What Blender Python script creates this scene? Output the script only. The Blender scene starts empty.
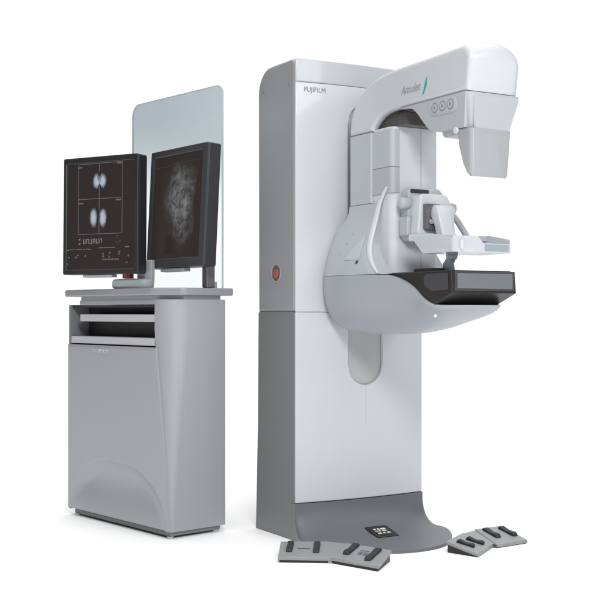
import bpy, bmesh, math, random
from mathutils import Vector, Matrix
random.seed(4)
S = bpy.context.scene
COL = S.collection
R = math.radians

# ---------------------------------------------------------------- camera
cam = bpy.data.cameras.new('camera')
cam.sensor_width = 36.0
cam.lens = 69.0
cam.shift_y = 12 / 600
cam.clip_start = 0.05
cam.clip_end = 400
cam_o = bpy.data.objects.new('camera', cam)
COL.objects.link(cam_o)
cam_o.location = (0, 0, 0.932)
cam_o.rotation_euler = (R(90), 0, 0)
S.camera = cam_o

# ---------------------------------------------------------------- world: a white studio
W = bpy.data.worlds.new('World')
S.world = W
W.use_nodes = True
wn = W.node_tree
wn.nodes.clear()
def wnode(t, **k):
    n = wn.nodes.new(t)
    for a, b in k.items():
        setattr(n, a, b)
    return n
tc = wnode('ShaderNodeTexCoord')
sep = wnode('ShaderNodeSeparateXYZ')
wn.links.new(tc.outputs['Generated'], sep.inputs[0])
def maprange(src, a, b, c, d):
    m = wnode('ShaderNodeMapRange', interpolation_type='SMOOTHSTEP')
    m.inputs[1].default_value = a; m.inputs[2].default_value = b
    m.inputs[3].default_value = c; m.inputs[4].default_value = d
    wn.links.new(src, m.inputs[0])
    return m.outputs[0]
WALL_BACK, WALL_FRONT, CEIL = 1.05, 0.05, 2.1
back = maprange(sep.outputs['Y'], 0.50, 0.86, WALL_FRONT, WALL_BACK)   # white cyclorama behind the products, dim room behind the camera
top = maprange(sep.outputs['Z'], 0.55, 0.9, 0.0, CEIL)                 # unseen overhead glow added to wash the floor out to white
add = wnode('ShaderNodeMath', operation='ADD')
wn.links.new(back, add.inputs[0]); wn.links.new(top, add.inputs[1])
bg = wnode('ShaderNodeBackground')
bg.inputs['Color'].default_value = (1.0, 1.0, 1.0, 1)
wn.links.new(add.outputs[0], bg.inputs['Strength'])
wo = wnode('ShaderNodeOutputWorld')
wn.links.new(bg.outputs[0], wo.inputs[0])

def area(name, loc, target, size, power, color=(1, 1, 1)):
    l = bpy.data.lights.new(name, 'AREA')
    l.shape = 'RECTANGLE'; l.size, l.size_y = size
    l.energy = power; l.color = color
    o = bpy.data.objects.new(name, l)
    COL.objects.link(o)
    o.location = loc
    o.rotation_euler = (Vector(target) - Vector(loc)).to_track_quat('-Z', 'Y').to_euler()
    return o
area('key_softbox', (0.45, 0.7, 3.1), (0.25, 4.6, 1.0), (0.9, 0.9), 105)
area('side_softbox', (2.7, 2.1, 2.3), (0.6, 4.1, 1.6), (0.8, 1.2), 26)


S.render.engine = 'CYCLES'
S.view_settings.view_transform = 'Standard'
S.view_settings.look = 'None'
S.view_settings.exposure = 0
S.view_settings.gamma = 1

# ---------------------------------------------------------------- materials
def mat(name, color, rough=0.45, metal=0.0, spec=0.5, noise=0.0, nscale=8.0, bump=0.0, bscale=300.0, coat=0.0, stretch=(1, 1, 1), grain=0.0):
    m = bpy.data.materials.new(name)
    m.use_nodes = True
    nt = m.node_tree
    p = nt.nodes['Principled BSDF']
    p.inputs['Base Color'].default_value = (*color, 1)
    p.inputs['Roughness'].default_value = rough
    p.inputs['Metallic'].default_value = metal
    p.inputs['Specular IOR Level'].default_value = spec
    p.inputs['Coat Weight'].default_value = coat
    p.inputs['Coat Roughness'].default_value = 0.08
    t = nt.nodes.new('ShaderNodeTexCoord')
    mp = nt.nodes.new('ShaderNodeMapping')
    mp.inputs['Scale'].default_value = stretch
    nt.links.new(t.outputs['Object'], mp.inputs[0])
    n = nt.nodes.new('ShaderNodeTexNoise')
    n.inputs['Scale'].default_value = nscale
    n.inputs['Detail'].default_value = 5
    nt.links.new(mp.outputs[0], n.inputs['Vector'])
    r = nt.nodes.new('ShaderNodeMapRange')
    r.inputs[3].default_value = max(0.02, rough - 0.07); r.inputs[4].default_value = rough + 0.07
    nt.links.new(n.outputs[0], r.inputs[0])
    nt.links.new(r.outputs[0], p.inputs['Roughness'])
    if noise > 0:
        mx = nt.nodes.new('ShaderNodeMix'); mx.data_type = 'RGBA'
        mx.inputs[6].default_value = tuple(c * (1 - noise) for c in color) + (1,)
        mx.inputs[7].default_value = tuple(min(1, c * (1 + noise)) for c in color) + (1,)
        nt.links.new(n.outputs[0], mx.inputs[0])
        nt.links.new(mx.outputs[2], p.inputs['Base Color'])
    if bump > 0:
        n2 = nt.nodes.new('ShaderNodeTexNoise'); n2.inputs['Scale'].default_value = bscale
        n2.inputs['Detail'].default_value = 3
        nt.links.new(mp.outputs[0], n2.inputs['Vector'])
        b = nt.nodes.new('ShaderNodeBump'); b.inputs['Strength'].default_value = bump
        b.inputs['Distance'].default_value = 0.001
        nt.links.new(n2.outputs[0], b.inputs['Height'])
        nt.links.new(b.outputs[0], p.inputs['Normal'])
    return m
def emit(name, color, strength=1.0):
    m = mat(name, (0.01, 0.01, 0.01), 0.2)
    p = m.node_tree.nodes['Principled BSDF']
    p.inputs['Emission Color'].default_value = (*color, 1)
    p.inputs['Emission Strength'].default_value = strength
    return m

M = {}
M['white'] = mat('white_enamel', (0.56, 0.585, 0.615), 0.42, coat=0.15, noise=0.015, bump=0.05, bscale=500)
M['armwhite'] = mat('arm_enamel', (0.495, 0.518, 0.55), 0.34, coat=0.3, noise=0.015, bump=0.05, bscale=500)
M['panel'] = mat('pearl_front_panel', (0.545, 0.565, 0.595), 0.38, coat=0.25, noise=0.02, bump=0.04, bscale=400)
M['cap'] = mat('cap_grey', (0.43, 0.455, 0.49), 0.35, coat=0.3)
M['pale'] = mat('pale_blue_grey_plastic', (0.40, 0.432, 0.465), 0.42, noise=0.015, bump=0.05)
M['pale_shaded'] = mat('lower_cover_shaded', (0.33, 0.36, 0.39), 0.4, noise=0.015, bump=0.05)  # the pale plastic with the shade of the belly put into its colour
M['inlay'] = mat('inlay_grey', (0.45, 0.48, 0.52), 0.35)
M['pale2'] = mat('pale_grey_plastic', (0.375, 0.395, 0.42), 0.45, noise=0.015)
M['silver'] = mat('silver_paint', (0.345, 0.352, 0.372), 0.42, metal=0.3, noise=0.02, bump=0.05)
M['silver_shaded'] = mat('shaded_silver_paint', (0.215, 0.22, 0.23), 0.45, metal=0.25, noise=0.03, bump=0.05)  # copy of the silver, the lower column's dimmer light painted in
M['skirt'] = mat('skirt_grey', (0.132, 0.138, 0.158), 0.5, noise=0.04, bump=0.15, bscale=600)
M['slotgrey'] = mat('slot_grey', (0.42, 0.425, 0.435), 0.5, noise=0.02)
M['gap'] = mat('dark_gap', (0.03, 0.03, 0.032), 0.7)
M['seam'] = mat('seam_grey', (0.22, 0.235, 0.25), 0.6)
M['brown'] = mat('underside_shade', (0.075, 0.068, 0.064), 0.4)  # shade beneath the arm, painted as a dark colour
M['black'] = mat('black_table', (0.016, 0.013, 0.012), 0.42, bump=0.1, noise=0.1)
M['black2'] = mat('graphite_inset', (0.05, 0.048, 0.055), 0.35)
M['window'] = mat('grey_window', (0.145, 0.162, 0.175), 0.25, coat=0.5, noise=0.06, nscale=3)
M['rubber'] = mat('black_rubber', (0.016, 0.016, 0.02), 0.6, bump=0.4, bscale=200)
M['cab'] = mat('cabinet_silver', (0.355, 0.365, 0.385), 0.5, metal=0.2, noise=0.05, nscale=5, stretch=(12, 12, 0.25), bump=0.05)
M['cabdoor'] = mat('cabinet_door_silver', (0.375, 0.386, 0.41), 0.42, metal=0.25, noise=0.015, bump=0.05)
M['cabtop'] = mat('cabinet_top_grey', (0.30, 0.31, 0.33), 0.4, metal=0.2, noise=0.03)
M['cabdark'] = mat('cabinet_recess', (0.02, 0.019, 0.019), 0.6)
M['cabplinth'] = mat('cabinet_plinth', (0.20, 0.21, 0.22), 0.5)
M['shelf'] = mat('shelf_grey', (0.50, 0.50, 0.53), 0.4, metal=0.1)
M['bezel'] = mat('monitor_bezel', (0.018, 0.018, 0.020), 0.38, bump=0.15, bscale=700)
M['bezel2'] = mat('monitor_bezel_grey', (0.055, 0.057, 0.062), 0.33, metal=0.2, bump=0.15, bscale=700)
M['post'] = mat('grey_post', (0.17, 0.165, 0.17), 0.35, metal=0.5)
M['red'] = mat('dark_red_plastic', (0.22, 0.03, 0.03), 0.4)
M['orange'] = mat('orange_button', (0.34, 0.075, 0.045), 0.35, coat=0.3)
M['ink'] = mat('grey_ink', (0.07, 0.075, 0.085), 0.5)
M['ink2'] = mat('pale_ink', (0.62, 0.65, 0.68), 0.5)
M['logo'] = mat('logo_grey', (0.26, 0.27, 0.29), 0.5)
M['icon'] = mat('icon_grey', (0.20, 0.21, 0.22), 0.5)
M['teal'] = mat('teal_ink', (0.05, 0.30, 0.31), 0.4)
M['floor'] = mat('white_sweep', (0.93, 0.93, 0.93), 0.8, spec=0.1)
M['lit'] = emit('lit_white', (0.52, 0.54, 0.56), 0.6)
M['lit_dim'] = emit('lit_grey', (0.36, 0.33, 0.33), 0.42)
M['lit_img'] = emit('lit_blue_white', (0.55, 0.62, 0.78), 0.9)
M['lit_img_dim'] = emit('lit_blue_dim', (0.25, 0.29, 0.38), 0.6)
M['lit_red'] = emit('lit_red', (0.25, 0.09, 0.08), 0.4)

def clear_mat(name, color, transp, rough=0.15):
    m = bpy.data.materials.new(name); m.use_nodes = True
    nt = m.node_tree; nt.nodes.clear()
    out = nt.nodes.new('ShaderNodeOutputMaterial')
    p = nt.nodes.new('ShaderNodeBsdfPrincipled')
    p.inputs['Base Color'].default_value = (*color, 1); p.inputs['Roughness'].default_value = rough
    t = nt.nodes.new('ShaderNodeBsdfTransparent'); t.inputs[0].default_value = (0.93, 0.95, 0.96, 1)
    n = nt.nodes.new('ShaderNodeTexNoise'); n.inputs['Scale'].default_value = 4
    r = nt.nodes.new('ShaderNodeMapRange'); r.inputs[3].default_value = transp - 0.04; r.inputs[4].default_value = transp + 0.04
    nt.links.new(n.outputs[0], r.inputs[0])
    mx = nt.nodes.new('ShaderNodeMixShader')
    nt.links.new(r.outputs[0], mx.inputs[0]); nt.links.new(p.outputs[0], mx.inputs[1]); nt.links.new(t.outputs[0], mx.inputs[2])
    nt.links.new(mx.outputs[0], out.inputs[0])
    return m
M['shield'] = clear_mat('clear_face_shield', (0.37, 0.38, 0.40), 0.16, 0.2)
M['acrylic'] = clear_mat('frosted_acrylic', (0.62, 0.65, 0.68), 0.28, 0.12)
M['acrylic2'] = clear_mat('clear_acrylic', (0.40, 0.46, 0.50), 0.45, 0.08)

# glass screen: a painted reflection, dense at the top edge and clear lower down
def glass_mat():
    m = bpy.data.materials.new('glass_reflection_fade'); m.use_nodes = True
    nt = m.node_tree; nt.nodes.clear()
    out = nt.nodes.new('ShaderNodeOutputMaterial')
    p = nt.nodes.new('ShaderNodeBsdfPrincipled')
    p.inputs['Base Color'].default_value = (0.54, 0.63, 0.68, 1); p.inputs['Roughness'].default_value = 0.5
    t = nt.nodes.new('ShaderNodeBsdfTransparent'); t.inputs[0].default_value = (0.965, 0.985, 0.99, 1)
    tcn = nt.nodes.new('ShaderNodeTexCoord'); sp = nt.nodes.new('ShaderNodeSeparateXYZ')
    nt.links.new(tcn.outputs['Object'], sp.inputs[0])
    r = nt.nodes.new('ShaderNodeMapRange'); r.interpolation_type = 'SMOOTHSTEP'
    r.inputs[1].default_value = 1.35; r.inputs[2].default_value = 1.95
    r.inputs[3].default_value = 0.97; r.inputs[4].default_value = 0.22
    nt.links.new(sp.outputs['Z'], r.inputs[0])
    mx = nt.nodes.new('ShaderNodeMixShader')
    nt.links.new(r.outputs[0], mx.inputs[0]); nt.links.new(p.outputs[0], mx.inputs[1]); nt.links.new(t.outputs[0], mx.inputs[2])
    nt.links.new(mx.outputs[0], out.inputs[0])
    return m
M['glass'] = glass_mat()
M['glass_edge'] = mat('glass_edge_green', (0.42, 0.50, 0.51), 0.2)

# ---------------------------------------------------------------- geometry helpers
def thing(name, label, cat, loc=(0, 0, 0), rotz=0.0, group=None):
    o = bpy.data.objects.new(name, None)
    o.empty_display_size = 0.1
    COL.objects.link(o)
    o.location = loc; o.rotation_euler = (0, 0, rotz)
    o['label'] = label; o['category'] = cat
    if group: o['group'] = group
    return o
def finish(name, bm, m, parent, sharp=32, wn_=True, label=None):
    bmesh.ops.remove_doubles(bm, verts=bm.verts, dist=1e-6)
    bmesh.ops.recalc_face_normals(bm, faces=bm.faces)
    me = bpy.data.meshes.new(name)
    bm.to_mesh(me); bm.free()
    me.polygons.foreach_set('use_smooth', [True] * len(me.polygons))
    me.set_sharp_from_angle(angle=R(sharp))
    ms = m if isinstance(m, (list, tuple)) else [m]
    for x in ms: me.materials.append(x)
    o = bpy.data.objects.new(name, me)
    COL.objects.link(o)
    if parent is not None: o.parent = parent
    if wn_:
        w = o.modifiers.new('wn', 'WEIGHTED_NORMAL'); w.keep_sharp = True; w.weight = 60
    if label: o['label'] = label
    return o
def fillet(poly, rad, n=6):
    out = []
    N = len(poly)
    if not isinstance(rad, (list, tuple)): rad = [rad] * N
    for i, p in enumerate(poly):
        r = rad[i]
        p = Vector(p); a = Vector(poly[i - 1]); b = Vector(poly[(i + 1) % N])
        if r <= 0: out.append(tuple(p)); continue
        da, db = (a - p), (b - p)
        ang = da.angle(db)
        t = min(r / math.tan(ang / 2), da.length * 0.49, db.length * 0.49)
        rr = t * math.tan(ang / 2)
        p1 = p + da.normalized() * t; p2 = p + db.normalized() * t
        c = p + (da.normalized() + db.normalized()).normalized() * (rr / math.sin(ang / 2))
        v1, v2 = p1 - c, p2 - c
        tot = v1.angle(v2) if v1.length > 1e-9 else 0
        s = math.copysign(1, v1.x * v2.y - v1.y * v2.x)
        for k in range(n + 1):
            q = s * tot * k / n
            out.append((c.x + v1.x * math.cos(q) - v1.y * math.sin(q), c.y + v1.x * math.sin(q) + v1.y * math.cos(q)))
    return out
def smooth_curve(pts, n=6):
    """Catmull-Rom through 2D or 3D points"""
    P = [Vector(p) for p in pts]
    P = [P[0] * 2 - P[1]] + P + [P[-1] * 2 - P[-2]]
    out = []
    for i in range(1, len(P) - 2):
        for k in range(n):
            t = k / n
            a, b, c, d = P[i - 1], P[i], P[i + 1], P[i + 2]
            out.append(tuple(0.5 * (2 * b + (c - a) * t + (2 * a - 5 * b + 4 * c - d) * t * t + (3 * b - a - 3 * c + d) * t ** 3)))
    out.append(tuple(P[-2]))
    return out
def offset(poly, d):
    N = len(poly)
    A = sum(poly[i][0] * poly[(i + 1) % N][1] - poly[(i + 1) % N][0] * poly[i][1] for i in range(N))
    sg = 1 if A > 0 else -1
    out = []
    for i in range(N):
        p0, p, p1 = Vector(poly[i - 1]), Vector(poly[i]), Vector(poly[(i + 1) % N])
        e0, e1 = (p - p0), (p1 - p)
        if e0.length < 1e-9: e0 = e1
        if e1.length < 1e-9: e1 = e0
        e0.normalize(); e1.normalize()
        n0 = Vector((-e0.y, e0.x)) * sg; n1 = Vector((-e1.y, e1.x)) * sg
        m = (n0 + n1)
        if m.length < 1e-6: m = n0.copy()
        m.normalize()
        k = d / max(0.35, m.dot(n0))
        out.append((p.x + m.x * k, p.y + m.y * k))
    return out
def put(plane, p, t):
    if plane == 'yz': return (t, p[0], p[1])
    if plane == 'xz': return (p[0], t, p[1])
    return (p[0], p[1], t)
def add_rings(bm, rings, closed=True, caps=True):
    vs = [[bm.verts.new(p) for p in r] for r in rings]
    n = len(rings[0])
    for a, b in zip(vs, vs[1:]):
        for i in range(n if closed else n - 1):
            j = (i + 1) % n
            try: bm.faces.new((a[i], a[j], b[j], b[i]))
            except ValueError: pass
    if caps:
        for r in (vs[0], vs[-1]):
            try: bm.faces.new(r)
            except ValueError: pass
def add_prism(bm, poly, plane, a, b, rim=0.0, seg=4, rim_a=None, rim_b=None, mids=0):
    ra = rim if rim_a is None else rim_a
    rb = rim if rim_b is None else rim_b
    rings = []
    if ra > 0:
        for k in range(seg + 1):
            q = math.pi / 2 * k / seg
            o = offset(poly, ra * (1 - math.sin(q))) if k < seg else poly
            rings.append([put(plane, p, a + ra * (1 - math.cos(q))) for p in o])
    else: rings.append([put(plane, p, a) for p in poly])
    for k in range(1, mids + 1):
        rings.append([put(plane, p, a + ra + (b - rb - a - ra) * k / (mids + 1)) for p in poly])
    if rb > 0:
        for k in range(seg, -1, -1):
            q = math.pi / 2 * k / seg
            o = offset(poly, rb * (1 - math.sin(q))) if k < seg else poly
            rings.append([put(plane, p, b - rb * (1 - math.cos(q))) for p in o])
    else: rings.append([put(plane, p, b) for p in poly])
    add_rings(bm, rings)
def prism(name, poly, plane, a, b, m, parent, rim=0.004, fil=0.0, seg=4, sharp=32, **k):
    if fil: poly = fillet(poly, fil)
    bm = bmesh.new()
    add_prism(bm, poly, plane, a, b, rim, seg, **{x: k.pop(x) for x in ('rim_a', 'rim_b', 'mids') if x in k})
    return finish(name, bm, m, parent, sharp, **k)
def rect(x0, x1, y0, y1): return [(x0, y0), (x1, y0), (x1, y1), (x0, y1)]
def box(name, x, y, z, m, parent, rim=0.003, fil=0.0, **k):
    return prism(name, rect(*x, *z), 'xz', y[0], y[1], m, parent, rim, fil or rim, **k)
def add_box(bm, x, y, z):
    add_prism(bm, rect(*x, *z), 'xz', y[0], y[1], 0)
def add_tube(bm, pts, rad, n=12, flat=1.0):
    P = [Vector(p) for p in pts]
    if not isinstance(rad, (list, tuple)): rad = [rad] * len(P)
    rings = []
    up = None
    for i, p in enumerate(P):
        t = (P[min(i + 1, len(P) - 1)] - P[max(i - 1, 0)]).normalized()
        if up is None:
            up = Vector((1, 0, 0)) if abs(t.x) < 0.9 else Vector((0, 0, 1))
        u = (up - t * up.dot(t)).normalized(); up = u
        v = t.cross(u)
        rings.append([tuple(p + (u * math.cos(2 * math.pi * k / n) * flat + v * math.sin(2 * math.pi * k / n)) * rad[i]) for k in range(n)])
    add_rings(bm, rings)
def disc(name, plane, c, r, a, b, m, parent, rim=0.002, n=40, **k):
    poly = [(c[0] + r * math.cos(2 * math.pi * i / n), c[1] + r * math.sin(2 * math.pi * i / n)) for i in range(n)]
    return prism(name, poly, plane, a, b, m, parent, rim, **k)
def text(name, body, size, m, parent, matrix, extrude=0.0006, italic=0.0, width=None, align='LEFT', bold=0.0):
    c = bpy.data.curves.new(name, 'FONT')
    c.body = body; c.size = size; c.extrude = extrude; c.shear = italic; c.align_x = align; c.offset = bold * size
    c.resolution_u = 4
    tmp = bpy.data.objects.new('tmp_text', c)
    COL.objects.link(tmp)
    dg = bpy.context.evaluated_depsgraph_get()
    me = bpy.data.meshes.new_from_object(tmp.evaluated_get(dg))
    bpy.data.objects.remove(tmp); bpy.data.curves.remove(c)
    sx = 1.0
    if width:
        xs = [v.co.x for v in me.vertices]
        sx = width / (max(xs) - min(xs))
    me.transform(matrix @ Matrix.Diagonal((sx, 1, 1, 1)))
    me.materials.clear(); me.materials.append(m)
    o = bpy.data.objects.new(name, me); COL.objects.link(o); o.parent = parent
    return o
def frame(o, x, y):
    """matrix placing text: origin o, text x axis along x, text up along y"""
    x = Vector(x).normalized(); y = Vector(y).normalized(); z = x.cross(y)
    m = Matrix((x, y, z)).transposed().to_4x4()
    m.translation = Vector(o)
    return m

# ---------------------------------------------------------------- setting
bm = bmesh.new()
g = 24
for i in range(g):
    for j in range(g):
        pass
vs = [[bm.verts.new((-30 + 60 * i / g, -20 + 70 * j / g, 0)) for j in range(g + 1)] for i in range(g + 1)]
for i in range(g):
    for j in range(g):
        bm.faces.new((vs[i][j], vs[i + 1][j], vs[i + 1][j + 1], vs[i][j + 1]))
fl = finish('floor', bm, M['floor'], None, wn_=False)
fl['kind'] = 'structure'

# ================================================================= MAMMOGRAPHY MACHINE
ma = thing('mammography_machine', 'tall white and silver mammography machine with an overhanging arm and black breast table', 'mammography machine',
           (-0.0232, 4.68, 0), R(30.45))
WD, D, HT = 0.64, 0.31, 1.968
CX = 0.32

# column: silver shell, upper and lower halves
up_prof = fillet([(0.0, 0.9325), (D, 0.9325), (D + 0.004, HT), (0.0, HT)], [0, 0, 0.105, 0.028], 10)
lo_prof = [(0.0, 0.0), (D + 0.024, 0.0), (D + 0.006, 0.45), (D, 0.9313), (0.0, 0.9313)]
column = prism('column', up_prof, 'yz', 0, WD, M['silver'], ma, rim=0.014, seg=4)
col_lo = prism('column_base', lo_prof, 'yz', 0, WD, M['silver_shaded'], ma, rim=0.006, seg=3)
box('seam', (0.004, WD - 0.004), (0.006, D - 0.006), (0.930, 0.934), M['cabplinth'], column, rim=0)

# flared side cheeks of the base, then the swept skirt
def yf(u):
    k = max(0.0, 1 - abs(2 * u - 1) ** 2.1)
    return 0.07 + 0.335 * math.sqrt(k)
bm = bmesh.new()
NU, NV = 48, 26
def bulge0(x):
    t = 2 * x / WD - 1
    return 0.024 * max(0.0, 1 - t * t)
def skirt_pt(u, q):
    # q 0 at the panel edge, 1 at the rim of the foot
    d = yf(u) * q ** 1.75
    z = 0.012 + 0.139 * (1 - q) ** 2.6
    x = u * WD + (u - 0.0) * 0.0
    if u > 0.5: x += 0.04 * ((u - .5) * 2) ** 8 * q ** 1.5
    if u < 0.5: x -= 0.004 * ((.5 - u) * 2) ** 8 * q
    return (x, -0.005 - d - bulge0(max(0, min(WD, x))), z)
us = [0.5 - 0.5 * math.cos(math.pi * i / NU) for i in range(NU + 1)]
grid = [[bm.verts.new(skirt_pt(u, j / NV)) for j in range(NV + 1)] for u in us]
low = [bm.verts.new((grid[i][NV].co.x, grid[i][NV].co.y, 0.0)) for i in range(NU + 1)]
for i in range(NU):
    for j in range(NV):
        bm.faces.new((grid[i][j], grid[i][j + 1], grid[i + 1][j + 1], grid[i + 1][j]))
    bm.faces.new((grid[i][NV], low[i], low[i + 1], grid[i + 1][NV]))
backl = [bm.verts.new((grid[i][0].co.x, 0.0, 0.151)) for i in range(NU + 1)]
backb = [bm.verts.new((grid[i][0].co.x, 0.0, 0.0)) for i in range(NU + 1)]
for i in range(NU):
    bm.faces.new((grid[i][0], grid[i + 1][0], backl[i + 1], backl[i]))
for e in (0, NU):
    bm.faces.new([backb[e], backl[e]] + [grid[e][j] for j in range(NV + 1)] + [low[e]])
skirt = finish('base_skirt', bm, M['skirt'], ma, sharp=40, wn_=False)
cheek = [(0.02, 0.0), (0.02, 0.151)] + [(skirt_pt(0, q / 12)[1], skirt_pt(0, q / 12)[2]) for q in range(13)] + [(-0.074, 0.0)]
prism('side_cheek', cheek, 'yz', -0.005, -0.001, M['silver_shaded'], ma, rim=0)
prism('side_cheek', [(y, z) for y, z in cheek], 'yz', WD + 0.0005, WD + 0.002, M['silver_shaded'], ma, rim=0)

# status display on the skirt
def skirt_surf(x, d):
    u = x / WD
    q = (d / yf(u)) ** (1 / 1.75)
    return Vector(skirt_pt(u, q))
xc, dc = 0.318, 0.135
c0 = skirt_surf(xc, dc)
du = (skirt_surf(xc + 0.03, dc) - skirt_surf(xc - 0.03, dc)).normalized()
dv = (skirt_surf(xc, dc - 0.03) - skirt_surf(xc, dc + 0.03)).normalized()
nn = du.cross(dv).normalized()
if nn.z < 0: nn = -nn
def quad_plate(name, hw, hh, lift, th, m, parent, skew=0.0, ox=0, oy=0):
    bm = bmesh.new()
    pts = fillet(rect(-hw, hw, -hh, hh), 0.004)
    rings = []
    for t in (0, th):
        rings.append([tuple(c0 + du * (p[0] + ox) + dv * (p[1] + oy) + nn * (lift + t)) for p in pts])
    add_rings(bm, rings)
    return finish(name, bm, m, parent)
disp = quad_plate('status_display', 0.052, 0.052, -0.012, 0.018, M['black'], ma)
quad_plate('screen', 0.040, 0.038, 0.0061, 0.001, M['black'], disp)
M['panel_lit'] = emit('panel_lit', (0.66, 0.68, 0.65), 0.95)
for ox, oy, w_, h_ in [(-0.024, 0.018, 0.006, 0.006), (-0.006, 0.019, 0.005, 0.007), (0.016, 0.018, 0.012, 0.007), (-0.018, 0.001, 0.014, 0.003), (0.014, 0.001, 0.012, 0.003), (-0.022, -0.019, 0.009, 0.005), (0.000, -0.019, 0.006, 0.005), (0.021, -0.019, 0.008, 0.005)]:
    quad_plate('icon', w_, h_, 0.0072, 0.0006, M['panel_lit'], disp, ox=ox, oy=oy)

# front panels (pearl white), gently convex, notched for the lift slot
SX0, SX1 = 0.245, 0.412
def bulge(x):
    t = 2 * x / WD - 1
    return 0.024 * max(0.0, 1 - t * t)
def front_panel(name, za, zb, m, top_notch=None, bottom_notch=None, topround=False):
    xs = [0.003 + (WD - 0.005) * i / 40 for i in range(41)]
    xs = sorted([x for x in xs if abs(x - SX0) > 0.006 and abs(x - SX1) > 0.006] + [SX0, SX1])
    # finer steps round the notch
    if top_notch or bottom_notch:
        rr = (SX1 - SX0) / 2; cx = (SX0 + SX1) / 2
        xs = [x for x in xs if not SX0 < x < SX1] + [cx - rr * math.cos(math.pi * k / 24) for k in range(1, 24)]
        xs.sort()
    def arc(x, notch, sgn):
        rr = (SX1 - SX0) / 2; cx = (SX0 + SX1) / 2
        h = math.sqrt(max(0.0, rr * rr - (x - cx) ** 2))
        return notch + rr - h if sgn > 0 else notch - rr + h
    bm = bmesh.new()
    def V3(x, z):
        y = -0.006 - bulge(x)
        return bm.verts.new((x, y, z))
    for x0_, x1_ in zip(xs, xs[1:]):
        inside = SX0 - 1e-6 <= x0_ and x1_ <= SX1 + 1e-6
        if top_notch is not None:
            zs = top_notch + (SX1 - SX0) / 2
            cols = [[za, arc(x, top_notch, 1)] for x in (x0_, x1_)] if inside else [[za, zs, zb]] * 2
        elif bottom_notch is not None:
            zs = bottom_notch - (SX1 - SX0) / 2
            cols = [[arc(x, bottom_notch, -1), zb] for x in (x0_, x1_)] if inside else [[za, zs, zb]] * 2
        else:
            cols = [[za, zb]] * 2
        for k in range(len(cols[0]) - 1):
            bm.faces.new((V3(x0_, cols[0][k]), V3(x1_, cols[1][k]), V3(x1_, cols[1][k + 1]), V3(x0_, cols[0][k + 1])))
    bmesh.ops.remove_doubles(bm, verts=bm.verts, dist=1e-5)
    res = bmesh.ops.extrude_face_region(bm, geom=list(bm.faces))
    for v in [g_ for g_ in res['geom'] if isinstance(g_, bmesh.types.BMVert)]:
        v.co.y = 0.003
    o = finish(name, bm, m, ma, sharp=50)
    o.modifiers.remove(o.modifiers['wn'])
    b_ = o.modifiers.new('edge', 'BEVEL'); b_.width = 0.004; b_.segments = 3; b_.limit_method = 'ANGLE'; b_.angle_limit = R(50)
    return o
fp = front_panel('front_panel', 0.1535, 0.9313, M['panel'], top_notch=0.628)
front_panel('front_panel', 0.9325, 1.8702, M['panel'], bottom_notch=1.80)
cap_ = front_panel('top_panel', 1.8714, HT - 0.003, M['cap'])
cap_.modifiers['edge'].width = 0.014; cap_.modifiers['edge'].segments = 5
sl = box('lift_slot', (0.246, 0.411), (-0.018, 0.0), (0.63, 1.798), M['slotgrey'], ma, rim=0)
box('seam', (0.329, 0.3315), (-0.0304, -0.0290), (0.47, 0.622), M['cap'], fp, rim=0)
text('lettering', 'FUJIFILM', 0.028, M['icon'], ma, frame((0.038, -0.0135, 1.832), (1, -0.105, 0), (0, 0, 1)), width=0.095)

# emergency button recessed in the left side
rb = disc('emergency_button', 'yz', (0.150, 1.093), 0.020, -0.006, 0.006, M['orange'], ma, rim=0.008)
bm = bmesh.new()
rings = []
for rr, xx in ((0.043, 0.002), (0.043, -0.002), (0.038, -0.004), (0.034, -0.002), (0.034, 0.002)):
    rings.append([(xx, 0.150 + rr * math.cos(2 * math.pi * k / 40), 1.095 + rr * math.sin(2 * math.pi * k / 40)) for k in range(40)])
add_rings(bm, rings, caps=False)
finish('ring', bm, M['silver'], rb)
disc('dish', 'yz', (0.150, 1.095), 0.0345, -0.0012, 0.001, mat('dish_red', (0.13, 0.09, 0.085), 0.5), rb, rim=0)
for yy in (0.045, 0.255):
    disc('screw_cap', 'yz', (yy, 1.865), 0.007, -0.002, 0.001, M['cabplinth'], ma, rim=0.001, n=16)

# ---- gantry: spine behind the compression track
spine = prism('spine_cover', fillet(rect(0.200, 0.440, -0.262, -0.105), 0.008), 'xy', 1.363, 1.6435, M['pale'], ma, rim=0.001)
box('mounting_block', (0.27, 0.39), (-0.12, -0.004), (0.95, 1.74), M['post'], ma, rim=0.004)
# inner forward part, split by a step
trk = prism('compression_track', fillet([(0.212, -0.262), (0.210, -0.392), (0.434, -0.392), (0.434, -0.262)], [0, 0.030, 0.022, 0], 8), 'xy', 1.078, 1.652, M['white'], ma, rim=0.001)
prism('track_cover', fillet([(0.2065, -0.2625), (0.2055, -0.396), (0.243, -0.396), (0.26, -0.37), (0.26, -0.2625)], [0, 0.033, 0, 0, 0], 8), 'xy', 1.395, 1.4945, M['pale2'], ma, rim=0.001)
prism('track_cover', fillet([(0.2065, -0.2625), (0.2055, -0.396), (0.243, -0.396), (0.26, -0.37), (0.26, -0.2625)], [0, 0.033, 0, 0, 0], 8), 'xy', 1.4965, 1.640, M['pale'], ma, rim=0.001)
box('track_seam', (0.346, 0.349), (-0.3932, -0.391), (1.085, 1.66), M['pale2'], trk, rim=0)

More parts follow.
